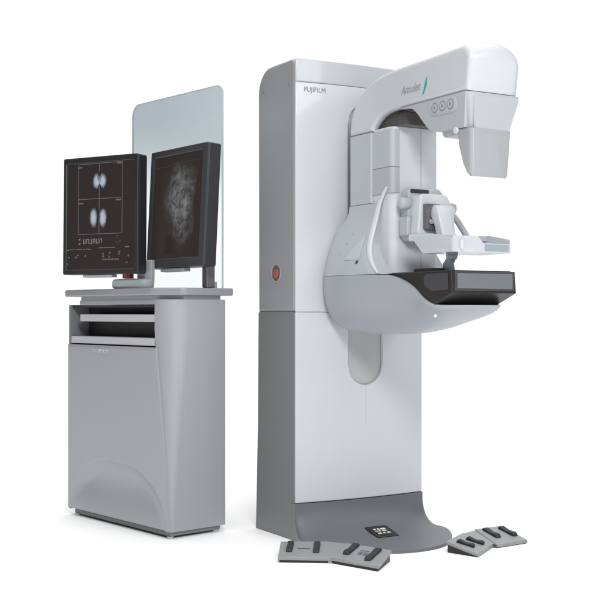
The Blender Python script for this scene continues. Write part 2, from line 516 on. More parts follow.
# ---- flare and belly (lofted)
def wb(y):       # half width against depth
    t = [(-0.02, 0.175), (-0.035, 0.203), (-0.06, 0.214), (-0.20, 0.212), (-0.40, 0.186), (-0.60, 0.166), (-0.80, 0.150), (-0.9, 0.14)]
    t = [(-a, b) for a, b in t]
    y = -y
    if y <= t[0][0]: return t[0][1]
    for (a, b), (c, d) in zip(t, t[1:]):
        if y <= c:
            return b + (d - b) * (y - a) / (c - a)
    return t[-1][1]
def interp(t, y):
    if y >= t[0][0]: return t[0][1]
    for (a, b), (c, d) in zip(t, t[1:]):
        if y >= c: return b + (d - b) * (y - a) / (c - a)
    return t[-1][1]
HCURVE = [(-0.366, 1.417), (-0.326, 1.370), (-0.306, 1.313), (-0.301, 1.234), (-0.317, 1.167), (-0.350, 1.119), (-0.390, 1.080)]
HCURVE = [tuple(p) for p in smooth_curve(HCURVE, 6)]
HY = [(-z, y) for y, z in HCURVE][::-1]
def flare_w(y, f, yb_, yfr):
    q = max(0, min(1, (y - yb_) / (yfr - yb_)))
    return 0.120 + (wb(y) - 0.120) * f * (1 - 0.38 * q ** 5 * (1 - f * 0.6))
def flare_section(f, z):
    """f 0 = spine outline, 1 = belly outline"""
    pts = []
    ys = [-0.022, -0.028, -0.035, -0.06, -0.1, -0.15, -0.20, -0.25, -0.30, -0.34, -0.375, -0.39]
    left = []
    yfr = interp(HY, -z)
    g_ = max(0, min(1, f / 0.45)); g_ = g_ * g_ * (3 - 2 * g_)
    yb_ = -0.105 + 0.083 * g_
    for y in ys:
        yy = yb_ + (y + 0.022) * (yfr - yb_) / (-0.39 + 0.022)
        w = flare_w(yy, f, yb_, yfr)
        if y == ys[-1]: w -= 0.006
        left.append((CX - w, yy))
    right = [(2 * CX - a, b) for a, b in left[::-1]]
    return [(a, b, z) for a, b in left + right]
zz = [(1.361, 0.0), (1.345, 0.02), (1.32, 0.07), (1.295, 0.15), (1.267, 0.27), (1.235, 0.42), (1.205, 0.58), (1.17, 0.74), (1.13, 0.88), (1.10, 0.955), (1.0775, 0.99)]
zz = smooth_curve([(a, b) for a, b in zz], 3)
bm = bmesh.new()
add_rings(bm, [flare_section(max(0, min(1, f)), z) for z, f in zz])
finish('side_cover', bm, M['pale'], ma, sharp=50, wn_=False)

ztt = [(-0.02, 1.076), (-0.30, 1.076), (-0.42, 1.074), (-0.48, 1.066), (-0.546, 1.046), (-0.60, 1.02), (-0.65, 0.985), (-0.70, 0.964), (-0.74, 0.957), (-0.84, 0.957)]
zbt = [(-0.02, 0.915), (-0.03, 0.885), (-0.05, 0.862), (-0.09, 0.848), (-0.20, 0.842), (-0.40, 0.848), (-0.55, 0.866), (-0.66, 0.892), (-0.74, 0.918), (-0.785, 0.943), (-0.80, 0.953)]
ztt = [tuple(p) for p in smooth_curve(ztt, 4)]
zbt = [tuple(p) for p in smooth_curve(zbt, 4)]
bm = bmesh.new()
rings = []
ylist = [-0.020, -0.026, -0.035, -0.047, -0.06, -0.08, -0.11] + [-0.15 - 0.022 * k for k in range(29)] + [-0.779, -0.789, -0.797]
for y in ylist:
    zt, zb = interp(ztt, y), interp(zbt, y)
    w = wb(y)
    wmax = w
    if y < -0.64: w *= math.sqrt(max(0.05, 1 - ((-y - 0.64) / 0.165) ** 3))
    ring = []
    n = 28
    for k in range(n + 1):
        a = math.pi * k / n
        ca, sa = math.cos(a), math.sin(a)
        ex = 2 / (3.3 - 1.0 * max(0, min(1, (-y - 0.15) / 0.45)))
        ring.append((CX - w * math.copysign(abs(ca) ** ex, ca), y, zt - (zt - zb) * abs(sa) ** (2 / (2.9 - 1.1 * max(0, min(1, (-y - 0.15) / 0.45))))))
    rings.append(ring)
add_rings(bm, rings)
belly = finish('lower_cover', bm, M['pale_shaded'], ma, sharp=50, wn_=False)
disc('positioning_lamp', 'xz', (0, 0), 0.006, -0.001, 0.002, M['ink2'], belly, rim=0, n=16).location = (0.176, -0.712, 0.918)

def flare_x(y, z, out=0.0):
    f = 1.0
    for (za, fa), (zb_, fb) in zip(zz, zz[1:]):
        if za >= z >= zb_: f = fa + (fb - fa) * (za - z) / (za - zb_)
    g_ = max(0, min(1, f / 0.45)); g_ = g_ * g_ * (3 - 2 * g_)
    return CX - flare_w(y, f, -0.105 + 0.083 * g_, interp(HY, -z)) - out
# handle rim
for sx in (-1,):
    P = []
    for y, z in HCURVE:
        w = CX - flare_x(y + 0.004, min(z, 1.36)) if z < 1.365 else 0.118
        P.append((CX + sx * (w - 0.001), y, z))
    n = len(P)
    bm = bmesh.new()
    add_tube(bm, P, [0.003 + 0.012 * math.sin(math.pi * min(0.97, 0.06 + 0.91 * i / (n - 1))) ** 0.8 for i in range(n)], 16, flat=0.6)
    finish('handle', bm, M['white'], ma, sharp=60, wn_=False)
# triangular pale inlay with a black mark on the left cover
def inlay(name, poly, m, out=0.0016):
    bm = bmesh.new()
    bm2 = [bm.verts.new((flare_x(y, z, out), y, z)) for y, z in poly]
    f = bm.faces.new(bm2)
    bmesh.ops.triangulate(bm, faces=[f])
    bmesh.ops.subdivide_edges(bm, edges=bm.edges, cuts=6, use_grid_fill=True)
    for v in bm.verts: v.co.x = flare_x(v.co.y, v.co.z, out)
    return finish(name, bm, m, ma, sharp=80, wn_=False)
inlay('side_inlay', [(-0.274, 1.245), (-0.277, 1.138), (-0.186, 1.138), (-0.232, 1.200)], M['inlay'], 0.0012)
inlay('label_mark', [(-0.274, 1.134), (-0.262, 1.134), (-0.260, 1.122), (-0.272, 1.122)], M['gap'], 0.002)
for y, z in ((-0.185, 1.243), (-0.165, 1.205), (-0.145, 1.165)):
    disc('cover_screw', 'yz', (y, z), 0.005, flare_x(y, z, 0.0015), flare_x(y, z, -0.002), M['pale2'], ma, rim=0, n=12)

# ---- arm: upper white cover
outer = smooth_curve([(-0.105, 1.6465), (-0.108, 1.690), (-0.124, 1.735), (-0.158, 1.782), (-0.215, 1.821), (-0.30, 1.846), (-0.42, 1.857), (-0.60, 1.861)], 5)
outer += fillet([(-0.62, 1.861), (-0.886, 1.868), (-0.862, 1.712)], [0, 0.045, 0], 8)[1:]
inner = [(-0.862, 1.712), (-0.52, 1.712)] + smooth_curve([(-0.44, 1.712), (-0.378, 1.7085), (-0.330, 1.698), (-0.298, 1.680), (-0.276, 1.662), (-0.268, 1.6465)], 4)
arm = prism('arm_cover', outer + inner[1:], 'yz', 0.198, 0.446, M['armwhite'], ma, rim=0.022, rim_a=0.016, rim_b=0.045, seg=8, sharp=42, mids=10)
for v in arm.data.vertices:
    c = v.co
    if c.x > 0.395 and c.z < 1.765 and c.y < -0.45: c.z = 1.712
    t = (c.x - 0.315) / 0.125
    wz_ = max(0.0, min(1.0, (c.z - 1.76) / 0.10))
    wy_ = max(0.0, min(1.0, (-0.76 - c.y) / 0.10))
    c.z += wz_ * (0.027 * (1 - t * t) - 0.020 * max(0.0, t) ** 3 * (0.4 + 0.6 * max(0, min(1, (-0.2 - c.y) / 0.4))))
    c.y -= wy_ * 0.014 * (1 - t * t) * max(0.0, min(1.0, (c.z - 1.70) / 0.05))
# lower shell of the arm
lower = [(-0.855, 1.7113), (-0.455, 1.7113)] + smooth_curve([(-0.456, 1.7065), (-0.525, 1.698), (-0.565, 1.673), (-0.605, 1.633), (-0.645, 1.600), (-0.685, 1.589)], 5) + [(-0.72, 1.586)]
lower = fillet(lower + [(-0.846, 1.584)], [0] * len(lower) + [0.0])
shell = prism('arm_shell', lower, 'yz', 0.2005, 0.385, M['pale2'], ma, rim=0.003, seg=4, sharp=42)
# collimator housing: narrows downwards
bm = bmesh.new()
rings = []
for t, xa, xb, ya, yb, r in ((0, 0.199, 0.4455, -0.868, -0.70, 0.026), (0.08, 0.200, 0.444, -0.868, -0.70, 0.026), (0.3, 0.206, 0.432, -0.868, -0.70, 0.024), (0.6, 0.212, 0.412, -0.866, -0.70, 0.02), (0.93, 0.217, 0.396, -0.862, -0.70, 0.018), (1.0, 0.222, 0.391, -0.856, -0.705, 0.014)):
    z = 1.7085 - t * (1.7085 - 1.566)
    rings.append([(x, y, z) for x, y in fillet([(xa, yb), (xb, yb), (xb, ya), (xa, ya)], [0.003, 0.003, r, r], 5)])
add_rings(bm, rings)
colli = finish('collimator_housing', bm, M['pale2'], ma, sharp=45, wn_=False)
# inset front panel of the collimator
bm = bmesh.new()
pl = fillet([(0.222, 1.700), (0.436, 1.703), (0.384, 1.574), (0.228, 1.574)], [0.012, 0.012, 0.006, 0.006], 5)
add_prism(bm, pl, 'xz', -0.8705, -0.8655, 0.0, rim_a=0.0015)
finish('front_plate', bm, M['slotgrey'], colli)
bm = bmesh.new()
add_prism(bm, fillet([(0.2245, 1.6975), (0.4335, 1.7005), (0.3825, 1.577), (0.2305, 1.577)], [0.012, 0.012, 0.006, 0.006], 5), 'xz', -0.8725, -0.8700, 0.0, rim_a=0.001)
finish('front_skin', bm, M['pale2'], colli)
# shade under the overhang, painted as a dark sheet and a dark box
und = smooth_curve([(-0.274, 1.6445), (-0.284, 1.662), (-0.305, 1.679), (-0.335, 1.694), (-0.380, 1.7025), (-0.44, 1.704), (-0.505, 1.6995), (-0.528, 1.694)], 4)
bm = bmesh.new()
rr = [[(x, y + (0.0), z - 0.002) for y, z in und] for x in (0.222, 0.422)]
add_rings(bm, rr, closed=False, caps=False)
finish('underside_shade_sheet', bm, M['brown'], ma, sharp=60, wn_=False)
box('neck_shade_box', (0.232, 0.412), (-0.45, -0.265), (1.6525, 1.700), M['brown'], ma, rim=0)
# control panel on the arm side
bp = prism('control_panel', fillet([(-0.650, 1.648), (-0.805, 1.645), (-0.805, 1.705), (-0.650, 1.706)], 0.028, 8), 'yz', 0.1975, 0.203, M['slotgrey'], ma, rim=0, rim_a=0.001)
prism('control_face', fillet([(-0.655, 1.652), (-0.800, 1.649), (-0.800, 1.701), (-0.655, 1.702)], 0.025, 8), 'yz', 0.1965, 0.2, M['pale2'], bp, rim=0, rim_a=0.0008)
for y in (-0.681, -0.727, -0.773):
    k = disc('button', 'yz', (y, 1.676), 0.0185, 0.1950, 0.198, M['icon'], bp, rim=0.001, n=28)
    disc('button_face', 'yz', (y, 1.676), 0.0145, 0.1940, 0.198, M['pale2'], k, rim=0.001, n=28)
    disc('button_mark', 'yz', (y - 0.001, 1.676), 0.006, 0.1933, 0.195, M['icon'], k, rim=0, n=5)
text('lettering', 'Amulet', 0.046, M['logo'], arm, frame((0.1970, -0.468, 1.757), (0, -1, 0), (0, 0, 1)), italic=0.35, width=0.125, bold=-0.008)
prism('emblem', [(-0.606, 1.738), (-0.613, 1.738), (-0.632, 1.772), (-0.634, 1.800), (-0.622, 1.782), (-0.617, 1.765)], 'yz', 0.1960, 0.199, M['teal'], arm, rim=0)

# face shield under the collimator
bm = bmesh.new()
def shield_ring(z, xa, xb, yfr, yb_l, th=0.004, r=0.014):
    o = fillet([(xa, yb_l), (xa, yfr), (xb, yfr), (xb, yb_l)], [0, r, r, 0], 5)
    i = fillet([(xa + th, yb_l), (xa + th, yfr + th), (xb - th, yfr + th), (xb - th, yb_l)], [0, r - th, r - th, 0], 5)
    return [(x, y, z) for x, y in o + i[::-1]]
rings = [shield_ring(1.580, 0.207, 0.394, -0.874, -0.80), shield_ring(1.52, 0.208, 0.390, -0.874, -0.81), shield_ring(1.46, 0.209, 0.385, -0.873, -0.83), shield_ring(1.425, 0.210, 0.381, -0.872, -0.85), shield_ring(1.410, 0.218, 0.373, -0.872, -0.860)]
add_rings(bm, rings)
finish('face_shield', bm, M['shield'], ma, sharp=50, wn_=False)
disc('latch', 'yz', (-0.80, 1.578), 0.012, 0.195, 0.206, M['white'], ma, rim=0.003, n=20)

# ---- black breast table
prof = [(-0.425, 1.079), (-0.812, 1.079), (-0.818, 1.000), (-0.715, 0.9585), (-0.70, 0.966), (-0.65, 0.988), (-0.60, 1.022), (-0.546, 1.048), (-0.48, 1.068), (-0.425, 1.0755)]
table = prism('breast_table', prof, 'yz', 0.168, 0.464, M['black'], ma, rim=0.003, seg=3)
wz = prism('front_window', fillet(rect(0.192, 0.446, 1.016, 1.070), 0.004), 'xz', -0.8205, -0.812, M['window'], table, rim=0, rim_a=0.002)
prism('window_frame', fillet(rect(0.182, 0.455, 1.008, 1.077), 0.006), 'xz', -0.8185, -0.811, M['black2'], table, rim=0, rim_a=0.002)
prism('grip_inset', fillet([(-0.655, 1.070), (-0.795, 1.072), (-0.800, 1.012), (-0.70, 1.008), (-0.655, 1.03)], [0.03, 0.008, 0.008, 0.02, 0.03], 6), 'yz', 0.1655, 0.170, M['black2'], table, rim=0, rim_a=0.001)
box('rear_block', (0.19, 0.30), (-0.66, -0.56), (1.0805, 1.094), M['black'], table, rim=0.004)
box('table_top', (0.180, 0.452), (-0.80, -0.43), (1.0790, 1.0815), M['black2'], table, rim=0.001)

# ---- compression carriage
car = prism('compression_carriage', fillet([(0.248, 1.205), (0.425, 1.205), (0.425, 1.385), (0.40, 1.412), (0.262, 1.412), (0.248, 1.395)], [0.02, 0.02, 0.02, 0.015, 0.015, 0.01], 6), 'xz', -0.445, -0.393, M['pale'], ma, rim=0.008)
prism('carriage_head', fillet([(0.252, 1.225), (0.268, 1.385), (0.392, 1.385), (0.425, 1.335), (0.425, 1.30), (0.40, 1.30), (0.40, 1.225)], [0.012, 0.02, 0.02, 0.012, 0.01, 0.005, 0.012], 5), 'xz', -0.50, -0.44, M['white'], car, rim=0.008)
prism('display_slot', fillet(rect(0.258, 0.345, 1.391, 1.406), 0.004), 'xz', -0.447, -0.4445, M['gap'], car, rim=0)
def knob(c, r, y0, y1):
    bm = bmesh.new()
    rings = []
    for t, rr in ((0, 0.7), (0.15, 0.95), (0.5, 1.0), (0.8, 0.93), (0.93, 0.75), (1.0, 0.4)):
        rings.append([(c[0] - (y0 + (y1 - y0) * t), c[1] + r * rr * math.cos(2 * math.pi * k / 28), c[2] + r * rr * math.sin(2 * math.pi * k / 28)) for k in range(28)])
    add_rings(bm, rings)
    return finish('knob', bm, M['pale'], car, sharp=50, wn_=False)
knob((0.255, -0.44, 1.350), 0.024, 0.0, 0.045)
knob((0.420, -0.47, 1.335), 0.022, -0.032, 0.0)
box('side_clamp', (0.236, 0.256), (-0.455, -0.40), (1.225, 1.300), M['pale'], car, rim=0.006)
prism('clamp_bracket', fillet([(0.278, 1.345), (0.278, 1.248), (0.340, 1.240), (0.340, 1.262), (0.300, 1.266), (0.300, 1.326), (0.345, 1.326), (0.345, 1.345)], 0.004, 3), 'xz', -0.520, -0.498, M['post'], car, rim=0.002)
box('bracket_recess', (0.296, 0.345), (-0.512, -0.499), (1.262, 1.332), M['gap'], car, rim=0.001)
disc('bracket_pin', 'xz', (0.300, 1.276), 0.010, -0.527, -0.51, M['silver'], car, rim=0.002, n=20)
# arm blade holding the paddle
bm = bmesh.new()
rings = []
for z, xa, xb, ya, yb in ((1.340, 0.312, 0.392, -0.535, -0.49), (1.325, 0.305, 0.395, -0.555, -0.50), (1.30, 0.302, 0.380, -0.566, -0.51), (1.26, 0.306, 0.374, -0.574, -0.53), (1.215, 0.310, 0.374, -0.585, -0.54)):
    rings.append([(x, y, z) for x, y in fillet(rect(xa, xb, ya, yb), 0.008, 4)])
add_rings(bm, rings)
finish('paddle_arm', bm, M['white'], car, sharp=50, wn_=False)
bm = bmesh.new()
add_tube(bm, smooth_curve([(0.395, -0.50, 1.325), (0.412, -0.53, 1.29), (0.424, -0.555, 1.25), (0.432, -0.58, 1.212)], 4), 0.012, 12)
finish('paddle_strut', bm, M['pale'], car, sharp=50, wn_=False)

# ---- compression paddle: rear clamp bar, side walls and clear tray
pad = box('compression_paddle', (0.183, 0.432), (-0.60, -0.535), (1.196, 1.222), M['white'], ma, rim=0.005)
def wall(name, poly, a, b, plane, m):
    return prism(name, poly, plane, a, b, m, pad, rim=0.001)
side_poly = [(-0.58, 1.200), (-0.64, 1.146), (-0.812, 1.146), (-0.812, 1.196), (-0.70, 1.216), (-0.58, 1.222)]
wall('side_wall', side_poly, 0.172, 0.177, 'yz', M['acrylic'])
wall('side_wall', side_poly, 0.438, 0.443, 'yz', M['acrylic'])
wall('front_wall', fillet([(0.178, 1.146), (0.437, 1.146), (0.437, 1.180), (0.316, 1.180), (0.292, 1.204), (0.178, 1.204)], [0, 0, 0.003, 0.006, 0.006, 0], 4), -0.812, -0.807, 'xz', M['acrylic'])
wall('tray_floor', rect(0.178, 0.437, -0.806, -0.63), 1.146, 1.150, 'xy', M['acrylic'])
wall('front_lens', fillet(rect(0.322, 0.432, 1.152, 1.177), 0.002), -0.8145, -0.8125, 'xz', M['acrylic2'])
wall('inner_block', fillet([(0.19, 1.162), (0.285, 1.162), (0.285, 1.198), (0.19, 1.198)], 0.005), -0.80, -0.70, 'xz', M['white'])
box('clip', (0.208, 0.222), (-0.8165, -0.8125), (1.155, 1.190), M['white'], pad, rim=0.001)
wall('rear_deck', fillet(rect(0.19, 0.43, -0.70, -0.60), 0.01), 1.196, 1.214, 'xy', M['pale'])
bm = bmesh.new()
add_tube(bm, smooth_curve([(0.262, -0.70, 1.15), (0.272, -0.68, 1.128), (0.268, -0.67, 1.108), (0.280, -0.66, 1.083)], 5), [0.022] * 4 + [0.017] * 6 + [0.021] * 6, 14)
finish('paddle_post', bm, M['pale'], ma, sharp=50, wn_=False)

# ================================================================= CABINET
A0 = math.atan2(-0.75, 0.66)
cb = thing('workstation_cabinet', 'silver grey cabinet with two open shelves over a plain door, standing left of the machine', 'cabinet', (-0.535, 4.70, 0), A0)
CW, CD = 0.803, 0.292
z0, z1 = 0.028, 0.984
# main body: right front corner radius shrinks downwards
def rad_at(z):
    t = max(0, min(1, (z - 0.05) / 0.80))
    return 0.030 + 0.075 * t ** 1.35
def door_edge(z):
    t = max(0, min(1, (z - 0.05) / 0.80))
    return -0.006 - 0.092 * t ** 1.35
def body_section(z, inset=0.0):
    r = rad_at(z)
    pts = []
    n = 14
    # superellipse-like corner
    for k in range(n + 1):
        a = math.pi / 2 * k / n
        pts.append((-r + r * math.sin(a), r - r * math.cos(a)))
    return pts
ZR0, ZR1 = 0.782, 0.964   # recess
bm = bmesh.new()
rings = []
NZ = 30
for i in range(NZ + 1):
    z = z0 + (z1 - z0) * i / NZ
    arc = body_section(z)
    ring = [(-CW + 0.095, CD), (-CW + 0.095, 0.02), (-rad_at(z) - 0.001, 0.02)]
    # corner post wraps from the door edge round to the side
    ring = [(-rad_at(z) - 0.0005, 0.012)] + arc + [(0.0, CD - 0.004), (-0.004, CD), (-0.03, CD), (-0.03, 0.13), (-rad_at(z) - 0.0005, 0.13)]
    rings.append([(x, y, z) for x, y in ring])
add_rings(bm, rings)
side = finish('side_panel', bm, M['cab'], cb, sharp=40, wn_=False)
box('side_panel', (-CW, -CW + 0.012), (0.0, CD), (z0, ZR1), M['cabplinth'], cb, rim=0.002)
box('back_panel', (-CW + 0.0125, -0.031), (CD - 0.012, CD - 0.001), (z0, z1), M['cabplinth'], cb, rim=0)
box('top_rail', (-CW + 0.09, -0.106), (0.004, CD - 0.014), (ZR1, z1), M['cab'], cb, rim=0.001)
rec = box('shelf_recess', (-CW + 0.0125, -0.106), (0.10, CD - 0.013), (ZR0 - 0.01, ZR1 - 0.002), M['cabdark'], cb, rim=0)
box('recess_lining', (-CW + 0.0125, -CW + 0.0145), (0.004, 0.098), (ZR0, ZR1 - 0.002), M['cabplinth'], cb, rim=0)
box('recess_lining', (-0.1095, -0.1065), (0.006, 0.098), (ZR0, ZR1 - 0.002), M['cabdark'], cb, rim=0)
box('shelf', (-CW + 0.09, -0.1105), (0.006, 0.099), (0.890, 0.922), M['shelf'], cb, rim=0.003)
box('shelf', (-CW + 0.016, -0.1105), (0.002, 0.099), (0.790, 0.822), M['shelf'], cb, rim=0.003)
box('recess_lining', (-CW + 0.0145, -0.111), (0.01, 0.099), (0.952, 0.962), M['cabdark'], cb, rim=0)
# door: a curved sheet with an arched swell at the foot
bm = bmesh.new()
NX, NZ = 120, 150
dz0, dz1 = 0.034, 0.784
def arch_top(x):
    u = (x + 0.40) / 0.40
    if abs(u) >= 1: return 0.0
    return 0.285 * (1 - abs(u) ** 2.3) ** 0.55
def sstep(v):
    v = max(0.0, min(1.0, v)); return v * v * (3 - 2 * v)
def door_y(x, z):
    u = abs((x + 0.40) / 0.40)
    g_ = max(0.0, 1 - u ** 2.6 - (z / 0.285) ** 1.9)
    return -0.010 + 0.026 * (1 - (1 - min(1.0, g_ / 0.42)) ** 2) * (1 - 0.85 * sstep((0.20 - z) / 0.17))
vs = []
for i in range(NX + 1):
    col = []
    for j in range(NZ + 1):
        z = dz0 + (dz1 - dz0) * j / NZ
        xr = door_edge(z)
        x = -CW + 0.002 + (xr + CW - 0.002) * i / NX
        y = door_y(x, z)
        e = min(i, NX - i, 3) / 3
        ez = min(j, NZ - j, 2) / 2
        y += 0.004 * (1 - min(e, ez)) ** 2
        col.append(bm.verts.new((x, y, z)))
    vs.append(col)
for i in range(NX):
    for j in range(NZ):
        bm.faces.new((vs[i][j], vs[i + 1][j], vs[i + 1][j + 1], vs[i][j + 1]))
edge = [vs[i][0] for i in range(NX + 1)] + [vs[NX][j] for j in range(1, NZ + 1)] + [vs[i][NZ] for i in range(NX - 1, -1, -1)] + [vs[0][j] for j in range(NZ - 1, 0, -1)]
bk = [bm.verts.new((v.co.x, 0.036, v.co.z)) for v in edge]
for k in range(len(edge)):
    l = (k + 1) % len(edge)
    bm.faces.new((edge[k], edge[l], bk[l], bk[k]))
bm.faces.new(bk)
door = finish('door', bm, M['cabdoor'], cb, sharp=60, wn_=False)
text('lettering', 'FUJIFILM', 0.021, M['ink2'], door, frame((-0.575, -0.0116, 0.754), (1, 0, 0), (0, 0, 1)), width=0.125)
# inner carcass, plinth and feet
box('plinth', (-CW + 0.03, -0.012), (0.014, CD - 0.02), (0.010, 0.0275), M['cabplinth'], cb, rim=0.002)
for x in (-CW + 0.05, -0.02):
    for y in (0.02, CD - 0.04):
        disc('foot', 'xy', (x, y), 0.014, 0.0, 0.0098, M['slotgrey'], cb, rim=0.001, n=20)
# neck under the top, then the slab with a chamfered front corner
prism('top_neck', fillet([(-CW + 0.10, 0.004), (-0.11, 0.004), (-0.008, 0.085), (-0.008, CD - 0.02), (-CW + 0.10, CD - 0.02)], 0.004), 'xy', z1, 1.0005, M['cabtop'], cb, rim=0)
slab = prism('table_top', fillet([(-CW - 0.018, -0.022), (-0.10, -0.022), (0.018, 0.060), (0.018, 0.325), (-CW - 0.018, 0.325)], [0.03, 0.05, 0.04, 0.015, 0.02], 8), 'xy', 1.001, 1.033, M['cabtop'], cb, rim=0.007)
# glass privacy screen at the back edge
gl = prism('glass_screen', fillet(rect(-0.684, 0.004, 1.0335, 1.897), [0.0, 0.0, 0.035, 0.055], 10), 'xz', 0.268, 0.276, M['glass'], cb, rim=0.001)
gp = fillet(rect(-0.684, 0.004, 1.0335, 1.897), [0.0, 0.0, 0.035, 0.055], 10)
bm = bmesh.new()
gi = offset(gp, -0.0012)
add_rings(bm, [[(x, y, z) for x, z in pp] for pp, y in ((gi, 0.2675), (gi, 0.2765), (gp, 0.2765), (gp, 0.2675), (gi, 0.2675))], caps=False)
finish('glass_edge', bm, M['glass_edge'], gl, wn_=False)
for x in (-0.60, -0.07):
    box('glass_clamp', (x - 0.02, x + 0.02), (0.259, 0.285), (1.0335, 1.062), M['pale2'], cb, rim=0.003)
pst = bpy.data.meshes
# cable post at the right end
box('cable_post', (-0.034, 0.002), (0.19, 0.235), (1.0335, 1.30), M['post'], cb, rim=0.006)
box('post_bracket', (-0.090, -0.0345), (0.20, 0.225), (1.22, 1.29), M['post'], cb, rim=0.002)

# ================================================================= MONITORS
def screen_mat(kind):
    m = mat('screen_' + kind, (0.012, 0.010, 0.010), 0.16, spec=0.6)
    nt = m.node_tree
    p = nt.nodes['Principled BSDF']
    p.inputs['Emission Strength'].default_value = 1.0
    t = nt.nodes.new('ShaderNodeTexCoord')
    if kind == 'plain':
        p.inputs['Emission Color'].default_value = (0.020, 0.015, 0.015, 1)
        return m
    # breast x-ray: a soft tall oval full of wispy tissue
    mp = nt.nodes.new('ShaderNodeMapping')
    mp.inputs['Location'].default_value = (-0.18, 0.0, -0.08)
    mp.inputs['Scale'].default_value = (1 / 0.122, 1, 1 / 0.190)
    nt.links.new(t.outputs['Object'], mp.inputs[0])
    sp = nt.nodes.new('ShaderNodeSeparateXYZ'); nt.links.new(mp.outputs[0], sp.inputs[0])
    cmb = nt.nodes.new('ShaderNodeCombineXYZ'); nt.links.new(sp.outputs['X'], cmb.inputs[0]); nt.links.new(sp.outputs['Z'], cmb.inputs[2])
    n0 = nt.nodes.new('ShaderNodeTexNoise'); n0.inputs['Scale'].default_value = 11; n0.inputs['Detail'].default_value = 3
    nt.links.new(t.outputs['Object'], n0.inputs['Vector'])
    vl = nt.nodes.new('ShaderNodeVectorMath'); vl.operation = 'LENGTH'; nt.links.new(cmb.outputs[0], vl.inputs[0])
    ad = nt.nodes.new('ShaderNodeMath'); ad.operation = 'MULTIPLY_ADD'
    nt.links.new(n0.outputs[0], ad.inputs[0]); ad.inputs[1].default_value = 1.1; nt.links.new(vl.outputs['Value'], ad.inputs[2])
    r = nt.nodes.new('ShaderNodeMapRange'); r.interpolation_type = 'SMOOTHSTEP'
    r.inputs[1].default_value = 1.7; r.inputs[2].default_value = 0.75; r.inputs[3].default_value = 0; r.inputs[4].default_value = 1
    nt.links.new(ad.outputs[0], r.inputs[0])
    n = nt.nodes.new('ShaderNodeTexNoise'); n.inputs['Scale'].default_value = 26; n.inputs['Detail'].default_value = 9; n.inputs['Roughness'].default_value = 0.68; n.inputs['Distortion'].default_value = 0.5
    nt.links.new(t.outputs['Object'], n.inputs['Vector'])
    r2 = nt.nodes.new('ShaderNodeMapRange'); r2.inputs[1].default_value = 0.40; r2.inputs[2].default_value = 0.72; r2.inputs[3].default_value = 0.10; r2.inputs[4].default_value = 1
    nt.links.new(n.outputs[0], r2.inputs[0])
    mu = nt.nodes.new('ShaderNodeMath'); mu.operation = 'MULTIPLY'
    nt.links.new(r.outputs[0], mu.inputs[0]); nt.links.new(r2.outputs[0], mu.inputs[1])
    mx = nt.nodes.new('ShaderNodeMix'); mx.data_type = 'RGBA'
    mx.inputs[6].default_value = (0.020, 0.015, 0.013, 1); mx.inputs[7].default_value = (0.24, 0.255, 0.265, 1)
    nt.links.new(mu.outputs[0], mx.inputs[0]); nt.links.new(mx.outputs[2], p.inputs['Emission Color'])
    return m
M['scr_plain'] = screen_mat('plain'); M['scr_xray'] = screen_mat('xray')

def monitor(name, label, loc, yaw, tilt, w, h, bez, bm_mat, scr):
    """origin at the centre of the front face; +y is backwards"""
    t = thing(name, label, 'monitor', loc, yaw, 'portrait monitors on the cabinet')
    t.rotation_euler = (-tilt, 0, yaw)
    prism('casing', fillet(rect(-w / 2, w / 2, -h / 2, h / 2), 0.010), 'xz', 0.004, 0.062, M['bezel'], t, rim=0.004)
    # bezel frame: four-sided ring
    o = fillet(rect(-w / 2, w / 2, -h / 2, h / 2), 0.008, 4)
    i = fillet(rect(-w / 2 + bez[0], w / 2 - bez[1], -h / 2 + bez[3], h / 2 - bez[2]), 0.002, 4)
    bmm = bmesh.new()
    rings = []
    for pp, y in ((o, 0.004), (offset(o, -0.0), -0.001), (offset(o, 0.002), -0.003), (offset(i, -0.003), -0.003), (i, 0.0), (i, 0.0038)):
        rings.append([(x, y, z) for x, z in pp])
    add_rings(bmm, rings, caps=False)
    finish('bezel', bmm, bm_mat, t, sharp=30)
    s = prism('screen', rect(-w / 2 + bez[0], w / 2 - bez[1], -h / 2 + bez[3], h / 2 - bez[2]), 'xz', 0.0015, 0.0039, scr, t, rim=0)
    box('back_housing', (-w * 0.3, w * 0.3), (0.0625, 0.085), (-h * 0.3, h * 0.3), M['bezel'], t, rim=0.006)
    return t, s
yawA, yawB = -0.514, -0.902
mA, sA = monitor('monitor', 'left dark monitor showing four small scan images in a grid with rows of readouts below', (-0.869, 5.0, 1.353), yawA, 0.011, 0.412, 0.513, (0.019, 0.019, 0.026, 0.022), M['bezel'], M['scr_plain'])
mB, sB = monitor('monitor', 'right dark monitor showing one large grey breast x-ray, turned further to the left', (-0.525, 4.9, 1.378), yawB, 0.054, 0.452, 0.513, (0.028, 0.040, 0.028, 0.040), M['bezel2'], M['scr_xray'])
# stands
def stand(mon, depth, zc, zfloor, m_):
    box('stand_neck', (-0.035, 0.035), (0.086, 0.105), (zfloor, -0.05), m_, mon, rim=0.004)
box('sensor_clip', (-0.10, 0.06), (0.006, 0.045), (-0.270, -0.2575), M['pale2'], mA, rim=0.003)
box('sensor_clip', (-0.12, 0.06), (0.006, 0.045), (-0.272, -0.2575), M['pale2'], mB, rim=0.003)
# rounded stand foot of the left monitor and the red switch
def to_cab_world(x, y, z):
    return Vector((-0.535 + 0.66 * x + 0.75 * y, 4.70 - 0.75 * x + 0.66 * y, z))
prism('stand_foot', [(0.105 * math.cos(2 * math.pi * k / 48) + 0.112, 0.09 + 0.062 * math.sin(2 * math.pi * k / 48)) for k in range(48)], 'xy', -0.3195, -0.276, M['pale'], mA, rim=0.016, seg=6)
box('stand_neck', (0.135, 0.215), (0.087, 0.110), (-0.29, -0.195), M['pale'], mA, rim=0.004)
